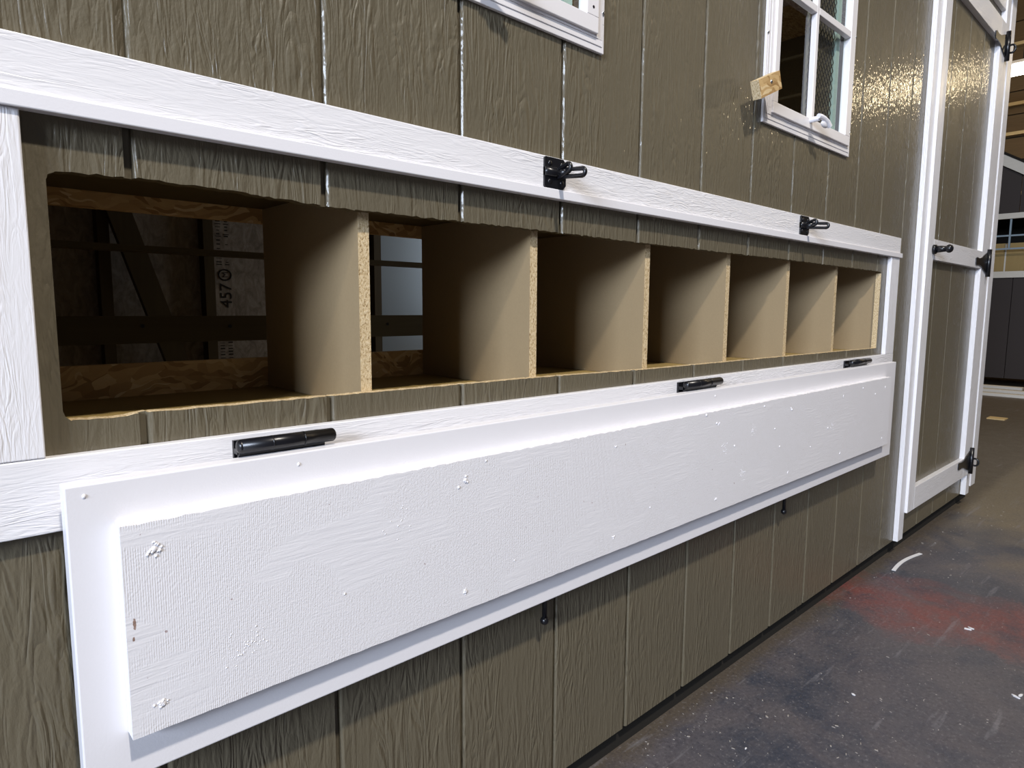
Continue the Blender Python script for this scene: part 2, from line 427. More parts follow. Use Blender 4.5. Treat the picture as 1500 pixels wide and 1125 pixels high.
def siding_board(xa, xb):
    bm = bmesh.new()
    xs = {xa - 0.011, xa - 0.0036, xa - 0.0026, xa - 0.0008, xa + 0.0009, xb}
    for v in (OX0, OX1, 0.1055, 0.110, 2.236) + tuple(q for r in RECTS for q in r[:2]):
        if xa - 0.0110 < v < xb: xs.add(v)
    x = xa + 0.0065
    while x < xb:
        if OX0 - 0.02 < x < OX1 + 0.02: xs.add(round(x, 4))
        x += 0.0065
    xs = sorted(xs)
    xs = [x for i, x in enumerate(xs) if i == 0 or x - xs[i - 1] > 1e-5]
    PROF = [(xa - 0.0036, 0.0062), (xa - 0.0026, 0.0030), (xa - 0.0008, 0.0007), (xa + 0.0009, 0.0)]
    yf = lambda x: lerp(PROF, x)
    for a, b in zip(xs, xs[1:]):
        xm = (a + b) / 2
        for (a0, a1, f), (b0, b1, _) in zip(intervals(a, xm), intervals(b, xm)):
            p = [bm.verts.new((a, yf(a), a0)), bm.verts.new((b, yf(b), b0)), bm.verts.new((b, yf(b), b1)), bm.verts.new((a, yf(a), a1))]
            q = [bm.verts.new((a, T, a0)), bm.verts.new((b, T, b0)), bm.verts.new((b, T, b1)), bm.verts.new((a, T, a1))]
            bm.faces.new(p); bm.faces.new(q[::-1]).material_index = 1
            bm.faces.new((p[0], q[0], q[1], p[1])).material_index = 2 if b0 < 0.2 else 1  # undersides get the dark wood colour, shade put into the colour
            bm.faces.new((p[3], p[2], q[2], q[3])).material_index = 1
    for x, lo, hi in ((OX0, OB[0][1], OT[0][1]), (OX1, OB[-1][1], OT[-1][1])):        # the sawn ends of the opening
        if xa - 0.011 <= x <= xb:
            s = 0.0
            v = [bm.verts.new((x, s, lo)), bm.verts.new((x, T, lo)), bm.verts.new((x, T, hi)), bm.verts.new((x, s, hi))]
            bm.faces.new(v if x == OX0 else v[::-1]).material_index = 1
    a = xs[-1]
    v = [bm.verts.new((a, 0, ZB)), bm.verts.new((a, T, ZB)), bm.verts.new((a, T, ZT)), bm.verts.new((a, 0, ZT))]
    if not (OX0 < a < OX1 or any(r[0] < a < r[1] for r in RECTS)): bm.faces.new(v)
    bmesh.ops.remove_doubles(bm, verts=bm.verts[:], dist=1e-6)
    left = set(bm.faces)
    while left:                                                    # above and below an opening the boards are separate pieces
        f0 = left.pop(); isl = {f0}; st_ = [f0]
        while st_:
            for e in st_.pop().edges:
                for g in e.link_faces:
                    if g in left: left.remove(g); isl.add(g); st_.append(g)
        nb = bmesh.new(); mp = {}
        for f in sorted(isl, key=lambda q_: q_.index):
            nf = nb.faces.new([mp.setdefault(v, None) or mp.__setitem__(v, nb.verts.new(v.co)) or mp[v] for v in f.verts]); nf.material_index = f.material_index
        build('siding_board', nb, ['sid', 'raw', 'stud'], coop)
    bm.free()
k = -5
while True:
    xa = G0 + GS * k + 0.0055; xb = G0 + GS * (k + 1) - 0.0055
    if xa > XR: break
    siding_board(max(xa, XL), min(xb, XR)); k += 1
# coop body behind the siding
YB = 2.42
box('back_wall', XL, 1.80, YB, YB + 0.02, ZB, ZT, 'back', coop)
box('back_sheet', 1.80, XR, YB, YB + 0.02, ZB, ZT, 'metal', coop)
box('end_wall', XR - 0.015, XR, T + 0.001, 0.80, ZB, ZT, 'sid', coop)
box('end_wall', XR - 0.015, XR, 0.801, YB + 0.02, 0.96, ZT, 'sid', coop)  # unseen upper part, added to block the bright hall behind the window
box('end_wall', XL, XL + 0.015, T + 0.001, YB + 0.02, ZB, ZT, 'sid', coop)
box('deck', XL + 0.02, XR - 0.02, 0.03, YB - 0.005, ZB + 0.02, ZB + 0.04, 'osb', coop)
for y in (0.020, 1.2, 2.3): box('skid', XL + 0.02, XR - 0.02, y, y + 0.09, -H, ZB + 0.018, 'blackr', coop)  # front skid set forward in near-black to draw the shade under the siding
box('shading_roof_panel', XL, XR, -0.14, YB + 0.15, ZT + 0.002, ZT + 0.02, 'osb', coop)  # unseen roof, added to keep the coop interior dark
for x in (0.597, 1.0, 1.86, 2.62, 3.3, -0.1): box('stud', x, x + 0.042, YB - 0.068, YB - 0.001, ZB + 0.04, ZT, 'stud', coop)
# sloping brace on the back wall
bm = bmesh.new(); aprism_y(bm, [(0.60, 0.46), (0.69, 0.46), (0.985, -0.50), (0.895, -0.50)], YB - 0.11, YB - 0.07)
build('brace', bm, 'stud', coop)
bm = bmesh.new(); abox(bm, XL + 0.02, 2.5, 1.50, 1.538, -0.113, -0.030)
rb = build('roost_bar', bm, 'studx', coop)
for x in (0.535, 0.795, 1.4, 2.0):
    bm = bmesh.new(); acyl(bm, (x, 1.4985, -0.06 - 0.004 * (x > 0.7)), (x, 1.503, -0.06 - 0.004 * (x > 0.7)), 0.006); build('screw_head', bm, 'black', rb)
bm = bmesh.new(); abox(bm, XL + 0.02, 2.5, 1.50, 1.56, 0.164, 0.182); build('roost_bar', bm, 'studx', coop)
# stamped marks on the sheathing strip of the back wall
st = box('stamped_strip', 1.045, 1.135, YB - 0.012, YB - 0.001, ZB + 0.04, ZT, 'back', coop)
def text_mesh(s, size, x, y, z, name, parent):
    cu = bpy.data.curves.new(name, 'FONT'); cu.body = s; cu.size = size; cu.extrude = 0.0004
    o = bpy.data.objects.new('tmp_text', cu); COL.objects.link(o)
    dg = bpy.context.evaluated_depsgraph_get(); me = bpy.data.meshes.new_from_object(o.evaluated_get(dg))
    bpy.data.objects.remove(o); bmt = bmesh.new(); bmt.from_mesh(me)
    for v in bmt.verts:                                            # reads upward on the wall
        a, b = v.co.x, v.co.y; v.co = Vector((x - b, y - v.co.z, z + a))
    return build(name, bmt, 'ink', parent)
text_mesh('457', 0.075, 1.132, YB - 0.0135, -0.005, 'stamped_number', st)
bm = bmesh.new(); atube(bm, [(1.105 + 0.028 * math.cos(t * math.pi / 12), YB - 0.0135, 0.145 + 0.024 * math.sin(t * math.pi / 12)) for t in range(24)], 0.003, 5, True)
build('stamped_ring', bm, 'ink', st)
text_mesh('M', 0.035, 1.118, YB - 0.0135, 0.132, 'stamped_letter', st)
bm = bmesh.new(); rr = random.Random(11); z = 0.19
while z < 0.42:                                                    # the smudged rest of the stamp
    for cx in (1.082, 1.118):
        if rr.random() < 0.85:
            hh = rr.uniform(0.004, 0.012); ww = rr.uniform(0.010, 0.026)
            abox(bm, cx - ww / 2, cx + ww / 2, YB - 0.0135, YB - 0.012, z, z + hh * 0.5)
    z += rr.uniform(0.009, 0.02)
z = -0.28
while z < -0.13:
    for cx in (1.082, 1.118): abox(bm, cx - 0.01, cx + 0.01, YB - 0.0135, YB - 0.012, z, z + rr.uniform(0.002, 0.006))
    z += 0.014
tag(build('stamped_smudges', bm, 'ink', st), kind='stuff')

# nest boxes
NB0, NB1, NZ0, NZ1 = 0.075, 2.262, -0.127, 0.152
bm = bmesh.new()
abox(bm, NB0, NB1, T + 0.0005, 0.309, NZ0 - 0.012, NZ0)
nest = build('nest_box', bm, 'bf', coop)
box('top_board', NB0, NB1, T + 0.0005, 0.309, NZ1, NZ1 + 0.012, 'stud', nest)  # box ceiling in dark wood colour, its shade painted in
box('end_board', NB0 - 0.013, NB0 - 0.0005, T + 0.0005, 0.309, NZ0, NZ1, 'mdf', nest)
box('end_board', NB1 - 0.015, NB1, T + 0.0005, 0.309, NZ0 + 0.0005, NZ1 - 0.0005, 'mdf', nest)
box('litter_strip', NB0, NB1, 0.3095, 0.321, NZ0 - 0.01, -0.0805, 'osb', nest)
box('header_strip', NB0, NB1, 0.3095, 0.321, 0.130, NZ1 + 0.01, 'osb', nest)
first = None
for xr in (0.4425, 0.7451, 1.0472, 1.3466, 1.641, 1.943):
    if first is None:
        bm = bmesh.new(); abox(bm, xr - 0.0158, xr, T + 0.001, 0.3085, NZ0 + 0.0005, NZ1 - 0.0005)
        for f in bm.faces:
            if abs(f.normal.y) > 0.5: f.material_index = 1
        bm.normal_update()
        for f in bm.faces: f.material_index = 1 if abs(f.normal.y) > 0.5 else 0
        first = build('partition', bm, ['mdf', 'raw'], nest); fx = xr
    else: dup(first, (xr - fx, 0, 0), nest)

# white trim round the opening
YT = -0.013
def trim(name, x0, x1, z0, z1, mat, y0=YT, parent=coop, bev=0.0012): return box(name, x0, x1, y0, -0.0002, z0, z1, mat, parent, bev)
tt = trim('trim_board', -0.002, 2.363, 0.169, 0.2304, 'wx')
ds = box('drip_strip', -0.012, 2.371, -0.0178, YT - 0.0002, 0.168, 0.1825, 'ws', tt, 0.0012)
trim('trim_board', -0.002, 2.363, -0.2085, -0.1385, 'wx')
trim('trim_board', 0.0, 0.0868, -0.1380, 0.1685, 'wz')
trim('trim_board', 2.288, 2.362, -0.1380, 0.1685, 'wz')

# hasps on the top trim
def hasp(x0, x1):
    cx = (x0 + x1) / 2; cz = 0.2065; z0, z1 = 0.1835, 0.2285; c = 0.006
    bm = bmesh.new()
    aprism_y(bm, [(x0 + 0.002, z0), (x1 - c, z0), (x1, z0 + c), (x1, cz - 0.006), (x1, cz + 0.006), (x1, z1 - c), (x1 - c, z1), (x0 + 0.002, z1), (x0, z1 - 0.002), (x0, z0 + 0.002)], YT - 0.0035, YT - 0.0002)
    p = build('hasp', bm, 'black', coop)
    bm = bmesh.new()
    acyl(bm, (x0, YT - 0.003, cz), (x1 - 0.004, YT - 0.003, cz), 0.0065, 0.0065, 14)
    acyl(bm, (cx + 0.008, YT - 0.002, cz), (cx + 0.008, -0.032, cz), 0.0065, 0.0055, 14)
    build('swivel_post', bm, 'black', p, True)
    bm = bmesh.new()
    def loop(x, ya, yb, hz, r, tilt):
        pts = []
        for t in range(9): a = math.pi * t / 8; pts.append((x, yb + hz * 1.0 * -math.sin(a), cz + tilt + hz * math.cos(a)))
        for t in range(9): a = math.pi * t / 8; pts.append((x, ya + hz * 1.0 * math.sin(a), cz - hz * math.cos(a)))
        atube(bm, pts, r, 8, True)
    loop(cx + 0.008, -0.020, -0.064, 0.0052, 0.0034, -0.004)
    build('staple_eye', bm, 'black', p, True)
    bm = bmesh.new()
    loop(cx + 0.006, -0.018, -0.036, 0.0060, 0.0036, 0.006)
    build('locking_ear', bm, 'black', p, True)
    for sx in (x0 + 0.011, x1 - 0.009):
        for sz in (z0 + 0.009, z1 - 0.009):
            bm = bmesh.new(); asphere(bm, (sx, YT - 0.0035, sz), 0.0042, (1, 0.45, 1), 10); build('screw_head', bm, 'black', p, True)
hasp(0.727, 0.774)
hasp(1.616, 1.664)

# the lid, folded down
LX0, LX1, LZ0, LZ1, LY0, LY1 = 0.0927, 2.273, -0.4548, -0.1590, -0.051, -0.031
bm = bmesh.new(); abox(bm, LX0, LX1, LY0, LY1, LZ0, LZ1, 0, 0.0015)
lid = build('nest_box_lid', bm, 'ws', coop)
IX0, IX1, IZ0, IZ1, IY = 0.130, 2.186, -0.4056, -0.1990, -0.069
bm = bmesh.new()
n = 260; ri = random.Random(5)
pt, pb = [], []
for i in range(n + 1):
    x = IX0 + (IX1 - IX0) * i / n
    pt.append((x, IZ1 + ri.choice((0, 0, 0.0003, -0.0007, 0.0005)))); pb.append((x, IZ0 + ri.choice((0, 0, 0.0003, -0.0003))))
aprism_y(bm, pb + pt[::-1], IY, LY0 - 0.0003)
build('raised_board', bm, 'wc', lid)
# screws under blobs of paint
for i, x in enumerate((0.157, 0.53, 0.848, 1.176, 1.500, 1.811, 2.13)):
    for z in (-0.226, -0.380):
        bm = bmesh.new(); q = random.Random(i * 7 + int(z * 100))
        s_ = 1.25 if i < 2 else 0.8
        for t in range(16 if i < 1 else 8):
            asphere(bm, (x + q.gauss(0, 0.0024) * s_, IY, z + q.gauss(0, 0.0022) * s_), q.uniform(0.0005, 0.0015) * s_, (1, 1.0, 1), 8)
        asphere(bm, (x, IY, z), 0.0024 * s_, (1, 0.5, 1), 10)
        build('painted_screw', bm, 'ws', lid, True)
bm = bmesh.new(); q = random.Random(21)
for (x, z, r) in [(1.2425, -0.2795, .002), (1.1675, -0.2235, .0022), (1.3666, -0.2088, .002), (1.4215, -0.2655, .0018), (1.5038, -0.2303, .0025), (1.1278, -0.2029, .0025), (0.566, -0.2054, .0015), (0.519, -0.2336, .002), (0.3514, -0.3287, .0014), (1.45, -0.31, .0018), (1.62, -0.335, .0015), (1.72, -0.30, .002), (2.05, -0.24, .002), (0.62, -0.36, .0012), (0.95, -0.35, .0015), (1.95, -0.215, .002)]:
    asphere(bm, (x, IY, z), r, (1, 0.8, 1.1), 8)
for cx, cz, nn, sd in ((0.243, -0.350, 26, .008), (0.222, -0.356, 14, .008), (1.32, -0.255, 22, .006), (1.20, -0.275, 20, .007), (1.28, -0.345, 22, .008), (1.75, -0.30, 16, .009), (0.42, -0.26, 16, .010)):
    for t in range(nn): asphere(bm, (cx + q.gauss(0, sd), IY, cz + q.gauss(0, sd)), q.uniform(.0004, .0010), (1, 0.8, 1), 6)
tag(build('paint_lumps', bm, 'ws', lid, True), kind='stuff')
bm = bmesh.new()
for (x, z) in ((0.3095, -0.1600 - 0.0123), (0.1079, -0.1494 - 0.02), (1.19, -0.1727)): asphere(bm, (x * 0.999, LY0, z), 0.0018, (1, 0.8, 1.2), 8)
tag(build('paint_lumps', bm, 'ws', lid, True), kind='stuff')
# hinge barrels between bottom trim and lid
hx = ((0.250, 0.361), (1.106, 1.237), (1.947, 2.09))
for i, (a, b) in enumerate(hx):
    zc, yc, r = -0.1475 + (0.001 if i else 0), -0.0345, 0.0078
    bm = bmesh.new()
    L = b - a
    acyl(bm, (a + 0.003, yc, zc), (b - 0.003, yc, zc), r, r, 20)
    asphere(bm, (a + 0.003, yc, zc), r, (0.6, 1, 1), 16); asphere(bm, (b - 0.003, yc, zc), r, (0.6, 1, 1), 16)
    for t in (0.33, 0.66): acyl(bm, (a + L * t - 0.0006, yc, zc), (a + L * t + 0.0006, yc, zc), r * 1.05, r * 1.05, 20)
    h_ = build('hinge', bm, 'black', lid, True)
    box('hinge_leaf', a + 0.002, b - 0.010, YT - 0.0042, YT - 0.0002, zc - 0.020, zc + 0.004, 'black', h_)
    box('hinge_leaf', a + 0.002, b - 0.010, -0.0308, -0.0275, zc - 0.045, zc - 0.004, 'black', h_)
    box('knuckle_web', a + 0.002, b - 0.012, -0.033, YT - 0.0035, zc - 0.0098, zc - 0.004, 'black', h_)
# bolts hanging behind the lid's lower edge
for x in (0.7365, 1.606):
    bm = bmesh.new(); y = -0.018
    acyl(bm, (x, y, -0.40), (x, y, -0.505), 0.0042, 0.0042, 12); asphere(bm, (x, y, -0.5085), 0.0072, (1, 1, 1), 16)
    b_ = build('latch_bolt', bm, 'black', lid, True)
    box('bolt_bracket', x - 0.014, x + 0.014, -0.0305, y - 0.0035, -0.435, -0.405, 'black', b_, 0.001)

# ------------------------------------------------------------------ windows in the siding
def window(x0, x1, holes):
    z0, z1 = 0.4125, 1.125
    def ring(name, a, zlo, wdt, y0, y1, parent, mat='vinyl', bev=0.0008):
        bm = bmesh.new(); X0, X1, Z0, Z1 = x0 + a, x1 - a, z0 + zlo, z1 - a
        abox(bm, X0, X1, y0, y1, Z0, Z0 + wdt, 0, bev); abox(bm, X0, X1, y0, y1, Z1 - wdt, Z1, 0, bev)
        abox(bm, X0, X0 + wdt, y0, y1, Z0 + wdt, Z1 - wdt, 0, bev); abox(bm, X1 - wdt, X1, y0, y1, Z0 + wdt, Z1 - wdt, 0, bev)
        return build(name, bm, mat, parent)
    f = ring('coop_window', 0.0, 0.0, 0.045, -0.006, -0.0002, coop)
    ring('frame_bead', 0.006, 0.0095, 0.010, -0.0070, -0.0062, f)
    ring('outer_frame', 0.0165, 0.0125 + 0.007, 0.0145, -0.0082, -0.0062, f)
    gx0, gx1, gz0, gz1 = x0 + 0.052, x1 - 0.050, z0 + 0.048, z1 - 0.052
    # sash: four rails
    bm = bmesh.new(); y0, y1 = -0.0130, 0.006
    abox(bm, x0 + 0.031, x1 - 0.022, y0, y1, z0 + 0.024, gz0, 0, 0.001)
    sash = build('sash_rail', bm, 'vinyl', f)
    box('sash_rail', x0 + 0.031, x1 - 0.022, y0, y1, gz1, z1 - 0.03, 'vinyl', f, 0.001)
    box('sash_stile', x0 + 0.031, gx0, y0, y1, gz0, gz1, 'vinyl', f, 0.001)
    box('sash_stile', gx1, x1 - 0.022, y0, y1, gz0, gz1, 'vinyl', f, 0.001)
    cx = (gx0 + gx1) / 2 - 0.008
    box('muntin', cx - 0.007, cx + 0.007, -0.012, 0.0015, gz0, gz1, 'vinyl', f, 0.001)
    for z in (0.712, 0.712 + 0.26):
        for a, b in ((gx0, cx - 0.007), (cx + 0.007, gx1)): box('muntin', a, b, -0.012, 0.0015, z - 0.008, z + 0.008, 'vinyl', f, 0.001)
    box('pane', gx0 - 0.004, gx1 + 0.004, 0.0018, 0.0045, gz0 - 0.004, gz1 + 0.004, 'glass', f)
    box('inner_stile', gx1 - 0.028, gx1 - 0.008, 0.012, 0.030, gz0, gz1, 'blue', f)
    box('inner_stile', gx0 - 0.020, gx0 + 0.012, 0.034, 0.060, gz0, gz1, 'blackr', f)
    box('inner_board', cx + 0.030, gx1 - 0.030, 0.022, 0.028, gz0 - 0.0, gz1, 'tanpanel', f)
    # expanded wire mesh behind the glass
    bm = bmesh.new(); dx, dz, y = 0.0095, 0.0105, 0.014
    X0, X1, Z0, Z1 = gx0 + 0.002, gx1 - 0.031, gz0 + 0.001, gz1
    nx = int((X1 - X0) / dx); nz = int((Z1 - Z0) / dz)
    for i in range(nx):
        for j in range(nz):
            xa, xb = X0 + i * dx, X0 + (i + 1) * dx
            if gx0 + 0.045 < xa < cx + 0.012: continue
            za, zb = Z0 + j * dz, Z0 + (j + 1) * dz
            if (i + j) % 2: za, zb = zb, za
            d = Vector((xb - xa, 0, zb - za)).normalized(); p = Vector((-d.z, 0, d.x)) * 0.0009
            v = [bm.verts.new(Vector((xa, y, za)) + p), bm.verts.new(Vector((xb, y, zb)) + p), bm.verts.new(Vector((xb, y, zb)) - p), bm.verts.new(Vector((xa, y, za)) - p)]
            u = [bm.verts.new(t.co + Vector((0, 0.0014, 0))) for t in v]
            bm.faces.new(v); bm.faces.new(u[::-1])
            for a_ in range(4): bm.faces.new((v[a_], u[a_], u[(a_ + 1) % 4], v[(a_ + 1) % 4]))
    tag(build('wire_mesh', bm, 'mesh', f), kind='stuff')
    # lever at the bottom rail
    bm = bmesh.new(); lx = cx - 0.006; lz = z0 + 0.040
    acyl(bm, (lx - 0.008, -0.0132, lz + 0.004), (lx - 0.008, -0.034, lz + 0.004), 0.007, 0.006, 14)
    atube(bm, [(lx - 0.014, -0.034, lz + 0.008), (lx - 0.004, -0.036, lz + 0.008), (lx + 0.010, -0.038, lz + 0.006), (lx + 0.024, -0.040, lz + 0.001), (lx + 0.036, -0.041, lz - 0.008)], 0.0062, 10)
    asphere(bm, (lx + 0.018, -0.036, lz - 0.005), 0.010, (1.9, 0.5, 0.9), 14)
    build('lever', bm, 'ws', f)
    # flange screws
    for z in (0.475, 0.60, 0.72, 0.84, 0.98):
        for x in (x0 + 0.004, x1 - 0.004):
            bm = bmesh.new(); asphere(bm, (x, -0.0065, z), 0.0036, (1, 0.7, 1), 10); build('screw_head', bm, 'steel', f, True)
    if holes:
        for k_ in range(8):
            z = 0.4735 + 0.0145 * k_; bm = bmesh.new(); X = gx1 + 0.0145
            acyl(bm, (X, y0 - 0.0006, z), (X, y0 + 0.004, z), 0.0022, 0.0022, 12); build('weep_hole', bm, 'black', f)
    return f
window(0.388, 0.8715, True)
window(1.421, 1.912, False)
# temporary block of strand board screwed over the corner of the right-hand window
def osb_block():
    bm = bmesh.new(); c = Vector((1.395, -0.0, 0.452)); a = math.radians(24)
    u = Vector((math.cos(a), 0, math.sin(a))); v = Vector((-math.sin(a), 0, math.cos(a)))
    L, Wd = 0.098, 0.037; ya, yb = -0.045, -0.0265
    o = Vector((1.333, 0, 0.433))
    P_ = [o, o + u * L, o + u * L + v * Wd, o + v * Wd]
    aprism_y(bm, [(p.x, p.z) for p in P_], ya, yb)
    for f in bm.faces:
        if abs(f.normal.y) < 0.5: f.material_index = 1
    b_ = tag(build('strand_board_block', bm, ['osb', 'raw']), 'small tilted block of strand board screwed over the lower left corner of a window', 'wood block')
    p = o + u * L * 0.55 + v * Wd * 0.62
    bm = bmesh.new(); asphere(bm, (p.x, ya, p.z), 0.0042, (1, 0.6, 1), 12)
    acyl(bm, (p.x, ya, p.z), (p.x, -0.0132, p.z), 0.002, 0.002, 8)
    build('screw', bm, 'steel', b_, True)
osb_block()

# ------------------------------------------------------------------ door of the coop
YJ = -0.016
trim('door_jamb', 2.545, 2.598, ZB, 1.40, 'wz', YJ)
trim('door_jamb', 3.438, 3.492, ZB, 1.40, 'wz', -0.021)
trim('door_header', 2.5985, 3.4375, 1.235, 1.31, 'wx', YJ)
trim('corner_trim', 3.588, 3.666, ZB + 0.01, 1.45, 'wz', -0.007)
bm = bmesh.new(); abox(bm, 2.612, 3.428, -0.001, 0.012, -0.698, 1.16)
door = build('coop_door', bm, 'sid', coop)
dx0, dx1 = 2.600, 3.436
YD0, YD1 = -0.0245, -0.0012
for g0, g1 in ((2.672, 2.782), (2.788, 2.985), (2.991, 3.188), (3.194, 3.350)):
    box('infill_board', g0, g1, -0.006, -0.0012, -0.64, 1.093, 'sid', door, 0.001)
box('stile', dx0, 2.671, YD0, YD1, -0.7245, 1.177, 'wz', door, 0.0012)
box('stile', 3.352, dx1, YD0, YD1, -0.7245, 1.177, 'wz', door, 0.0012)
box('rail', 2.6715, 3.3515, YD0, YD1, -0.7245, -0.640, 'wx', door, 0.0012)
box('rail', 2.6715, 3.3515, YD0, YD1, 0.179, 0.250, 'wx', door, 0.0012)
box('rail', 2.6715, 3.3515, YD0, YD1, 1.093, 1.177, 'wx', door, 0.0012)
bm = bmesh.new(); kx, kz = 2.665, 0.214
acyl(bm, (kx, YD0 - 0.0002, kz), (kx, -0.034, kz), 0.017, 0.016, 20)
acyl(bm, (kx, -0.034, kz), (kx, -0.066, kz), 0.0125, 0.0095, 20); asphere(bm, (kx, -0.073, kz), 0.0145, (1, 0.85, 1), 18)
build('door_knob', bm, 'black', door, True)
def tee_hinge(zc, ring):
    bm = bmesh.new(); xb = 3.437
    aprism_y(bm, [(3.250, zc - 0.012), (3.262, zc - 0.016), (3.30, zc - 0.013), (3.34, zc - 0.018), (3.375, zc - 0.030), (3.425, zc - 0.044), (3.425, zc + 0.044), (3.375, zc + 0.030), (3.34, zc + 0.018), (3.30, zc + 0.013), (3.262, zc + 0.016), (3.250, zc + 0.012)], -0.0285, YD0 - 0.0002)
    h_ = build('tee_hinge', bm, 'black', door)
    bm = bmesh.new(); acyl(bm, (xb, -0.0325, zc - 0.058), (xb, -0.0325, zc + 0.058), 0.009, 0.009, 16)
    build('hinge_barrel', bm, 'black', h_, True)
    box('hinge_plate', xb + 0.004, xb + 0.030, -0.0275, -0.0212, zc - 0.045, zc + 0.045, 'black', h_)
    if ring:
        bm = bmesh.new(); atube(bm, [(xb + 0.018, -0.043 + 0.013 * math.cos(t * math.pi / 10), zc - 0.008 + 0.016 * math.sin(t * math.pi / 10)) for t in range(20)], 0.0042, 8, True)
        build('hinge_ring', bm, 'black', h_, True)
tee_hinge(1.090, True); tee_hinge(0.205, False); tee_hinge(-0.66, True)

# ------------------------------------------------------------------ the other shed across the hall
SX = 9.5
shed = tag(empty('garden_shed', (SX + 1, 2.0, -H)), 'dark brown shed with cream rails and a barred window across the hall', 'shed')
A0, A1 = 0.35, 3.65
def gz(y): return 1.705 - (1.18 - y) * 0.64 if y < 2.0 else 1.705 - (1.18 - (4.0 - y)) * 0.64
def shed_board(y0, y1, z0, z1s):
    bm = bmesh.new(); P_ = [(y0, z0), (y1, z0), (y1, z1s[1]), (y0, z1s[0])]
    A = [bm.verts.new((SX, y, z)) for y, z in P_]; B = [bm.verts.new((SX + 0.02, y, z)) for y, z in P_]
    bm.faces.new(A[::-1]); bm.faces.new(B)
    for i in range(4): j = (i + 1) % 4; bm.faces.new((A[i], A[j], B[j], B[i]))
    bmesh.ops.recalc_face_normals(bm, faces=bm.faces[:])
    build('siding_board', bm, 'shed', shed)
y = A0
while y < A1 - 0.01:
    y1 = min(y + 0.2, A1)
    shed_board(y, y1 - 0.006, 1.128, (gz(y), gz(y1)))
    shed_board(y, y1 - 0.006, -H + 0.09, (0.39, 0.39))
    y = y1
def rake(ya, yb):
    bm = bmesh.new(); P_ = [(ya, gz(ya)), (yb, gz(yb)), (yb, gz(yb) + 0.125), (ya, gz(ya) + 0.125)]
    A = [bm.verts.new((SX - 0.05, y, z)) for y, z in P_]; B = [bm.verts.new((SX + 0.01, y, z)) for y, z in P_]
    bm.faces.new(A[::-1]); bm.faces.new(B)
    for i in range(4): j = (i + 1) % 4; bm.faces.new((A[i], A[j], B[j], B[i]))
    bmesh.ops.recalc_face_normals(bm, faces=bm.faces[:])
    build('rake_board', bm, 'cream', shed)
rake(A0 - 0.1, 2.0); rake(2.0, A1 + 0.1)
box('shed_rail', SX - 0.03, SX + 0.01, A0, A1, 1.065, 1.1275, 'cream', shed)
box('shed_rail', SX - 0.03, SX + 0.01, A0, A1, 0.3905, 0.463, 'cream', shed)
box('shed_post', SX - 0.03, SX + 0.01, A1 - 0.1, A1, 0.4635, 1.0645, 'cream', shed)
box('shed_post', SX - 0.03, SX + 0.01, A0, A0 + 0.1, 0.4635, 1.0645, 'cream', shed)
box('shed_interior', SX + 0.9, SX + 0.95, A0, A1, -H + 0.09, 1.2, 'blackr', shed)
box('shed_shelf', SX + 0.06, SX + 0.88, A0, A1, 0.40, 0.43, 'blackr', shed)
box('shed_side', SX + 0.021, SX + 3, A0, A0 + 0.03, -H + 0.09, gz(A0), 'shed', shed)
box('shed_side', SX + 0.021, SX + 3, A1 - 0.03, A1, -H + 0.09, gz(A0), 'shed', shed)
for y0 in (0.5, 3.4): box('shed_skid', SX + 0.1, SX + 2.9, y0, y0 + 0.1, -H, -H + 0.0895, 'blackr', shed)
bm = bmesh.new()
for s in (-1, 1):
    P_ = [(2.0, gz(2.0) + 0.126), (2.0 + s * 1.75, gz(2.0 + s * 1.75) + 0.126)]
    v = [bm.verts.new((SX - 0.06, P_[0][0], P_[0][1])), bm.verts.new((SX - 0.06, P_[1][0], P_[1][1])), bm.verts.new((SX + 3.1, P_[1][0], P_[1][1])), bm.verts.new((SX + 3.1, P_[0][0], P_[0][1]))]
    u = [bm.verts.new(t.co + Vector((0, 0, 0.03))) for t in v]
    bm.faces.new(v); bm.faces.new(u[::-1])
    for a_ in range(4): bm.faces.new((v[a_], u[a_], u[(a_ + 1) % 4], v[(a_ + 1) % 4]))
bmesh.ops.recalc_face_normals(bm, faces=bm.faces[:])
build('roof', bm, 'blackr', shed)
for z in (0.865, 0.715): box('window_bar', SX - 0.01, SX + 0.012, A0 + 0.1, A1 - 0.1, z, z + 0.018, 'bar', shed)
for y in (0.62, 1.005, 1.39, 1.78, 2.2, 2.6, 3.0): box('window_bar', SX - 0.008, SX + 0.010, y, y + 0.018, 0.735, 1.0645, 'bar', shed)
cb = box('cardboard_box', SX + 0.15, SX + 0.5, 0.88, 1.26, 0.4305, 0.80, 'card')
tag(cb, 'tan cardboard box standing inside the barred window of the far shed', 'box')
box('box_flap', SX + 0.148, SX + 0.1498, 1.06, 1.075, 0.45, 0.79, 'cream', cb)
# hanging tube light
bm = bmesh.new(); abox(bm, 11.94, 12.06, 0.6, 1.72, 3.38, 3.52)
hl = tag(build('hanging_light', bm, 'lamp'), 'bright white strip light hanging in the hall beyond the coop', 'light')
box('light_housing', 11.92, 12.08, 0.58, 1.74, 3.521, 3.56, 'cream', hl)
for y in (0.8, 1.5): box('hanger', 11.995, 12.005, y, y + 0.01, 3.5605, 6.15, 'blackr', hl)
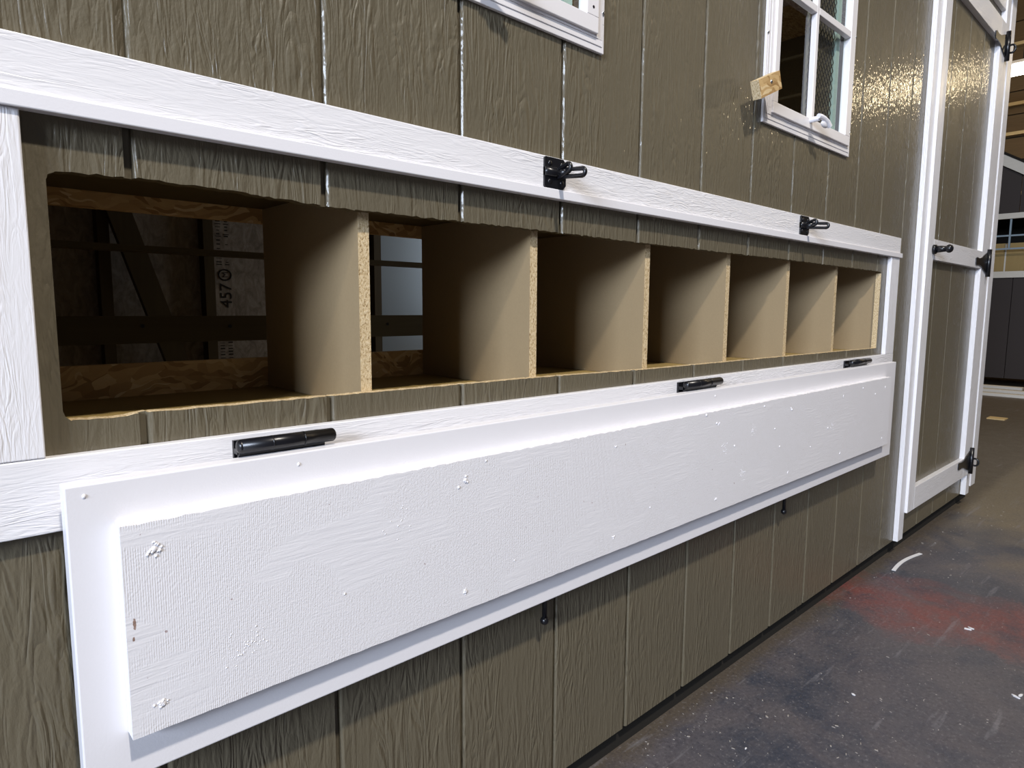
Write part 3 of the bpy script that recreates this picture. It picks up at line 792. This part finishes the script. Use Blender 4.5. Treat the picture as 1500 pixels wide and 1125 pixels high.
# loose white boards on the floor before the shed
for i, (x, y0, y1) in enumerate(((8.25, 0.35, 1.3), (8.65, 0.45, 1.5), (9.08, 0.7, 1.9))):
    b_ = box('trim_plank', x, x + 0.09, y0, y1, -H + 0.0005, -H + 0.03, 'cream')
    tag(b_, ('white plank lying on the floor, nearest the camera of three before the far shed', 'white plank lying on the floor between two others before the far shed', 'white plank lying on the floor closest to the far shed')[i], 'plank', 'white planks on the floor')
b_ = box('wood_stick', 6.45, 6.58, 0.38, 0.50, -H + 0.0005, -H + 0.008, 'gold')
tag(b_, 'short pale wood offcut lying alone on the brown floor past the coop', 'offcut')
b_.rotation_euler.z = 0
# ------------------------------------------------------------------ litter on the floor
bm = bmesh.new(); pts = []
for t in range(13):
    s_ = t / 12; pts.append((2.395 + 0.245 * s_, -0.053 - 0.014 * s_ - 0.012 * math.sin(math.pi * s_) * -1, -H + 0.0015))
W_ = 0.006
for a, b in zip(pts, pts[1:]):
    a = Vector(a); b = Vector(b); d = (b - a).normalized(); p = Vector((-d.y, d.x, 0)) * W_
    v = [bm.verts.new(a + p), bm.verts.new(b + p), bm.verts.new(b - p), bm.verts.new(a - p)]
    u = [bm.verts.new(t_.co + Vector((0, 0, 0.002))) for t_ in v]
    bm.faces.new(v[::-1]); bm.faces.new(u)
    for a_ in range(4): bm.faces.new((v[a_], v[(a_ + 1) % 4], u[(a_ + 1) % 4], u[a_]))
tag(build('plastic_strip', bm, 'chipw'), 'narrow curved white strip lying on the dark floor by the door jamb', 'scrap')
def flake(bm, x, y, r, q, z=0.0):
    n = q.randint(4, 6); a0 = q.uniform(0, 6.28); el = q.uniform(0.15, 0.6); th = q.uniform(0, 3.14)
    top = []; bot = []
    for i in range(n):
        a = a0 + 6.283 * i / n; rr_ = r * q.uniform(0.6, 1.1); ex, ey = rr_ * math.cos(a), rr_ * math.sin(a) * el
        px, py = ex * math.cos(th) - ey * math.sin(th), ex * math.sin(th) + ey * math.cos(th)
        top.append(bm.verts.new((x + px, y + py, -H + 0.0012 + r * 0.12))); bot.append(bm.verts.new((x + px, y + py, -H + 0.0003)))
    bm.faces.new(top); bm.faces.new(bot[::-1])
    for i in range(n): j = (i + 1) % n; bm.faces.new((bot[i], bot[j], top[j], top[i]))
for (x, y, r, lb) in ((1.177, -0.1575, 0.0042, 'bright white chip on the dark floor, lowest in the photo'), (2.098, -0.329, 0.013, 'crumpled pale scrap on the red stain of the floor'), (1.80, -0.488, 0.014, 'white splinter on the grey floor at the right edge of the photo'), (1.534, -0.2335, 0.007, 'white flake on the dark floor in the middle of the scuffed patch')):
    bm = bmesh.new(); q = random.Random(int(x * 1000)); flake(bm, x, y, r, q)
    if r > 0.012: flake(bm, x + r, y - r * 0.4, r * 0.7, q)
    tag(build('floor_scrap', bm, 'chipw'), lb, 'scrap')
bm = bmesh.new(); q = random.Random(9)
for i in range(380):
    x = q.uniform(0.8, 3.6); y = q.uniform(-0.75, -0.02)
    flake(bm, x, y, (0.0009 + 0.0028 * q.random() ** 4) * (0.6 + 0.4 * x), q)
for i in range(90):
    cx_, cy_ = q.choice(((1.15, -0.02), (1.25, -0.10), (1.1, -0.12), (1.55, -0.30), (1.35, -0.33)))
    flake(bm, cx_ + q.gauss(0, 0.09), min(-0.01, cy_ + q.gauss(0, 0.05)), 0.0014 + 0.0040 * q.random() ** 3, q)
tag(build('floor_chips', bm, 'chip'), 'scattered pale wood chips and dust on the stained floor', 'debris', kind='stuff')
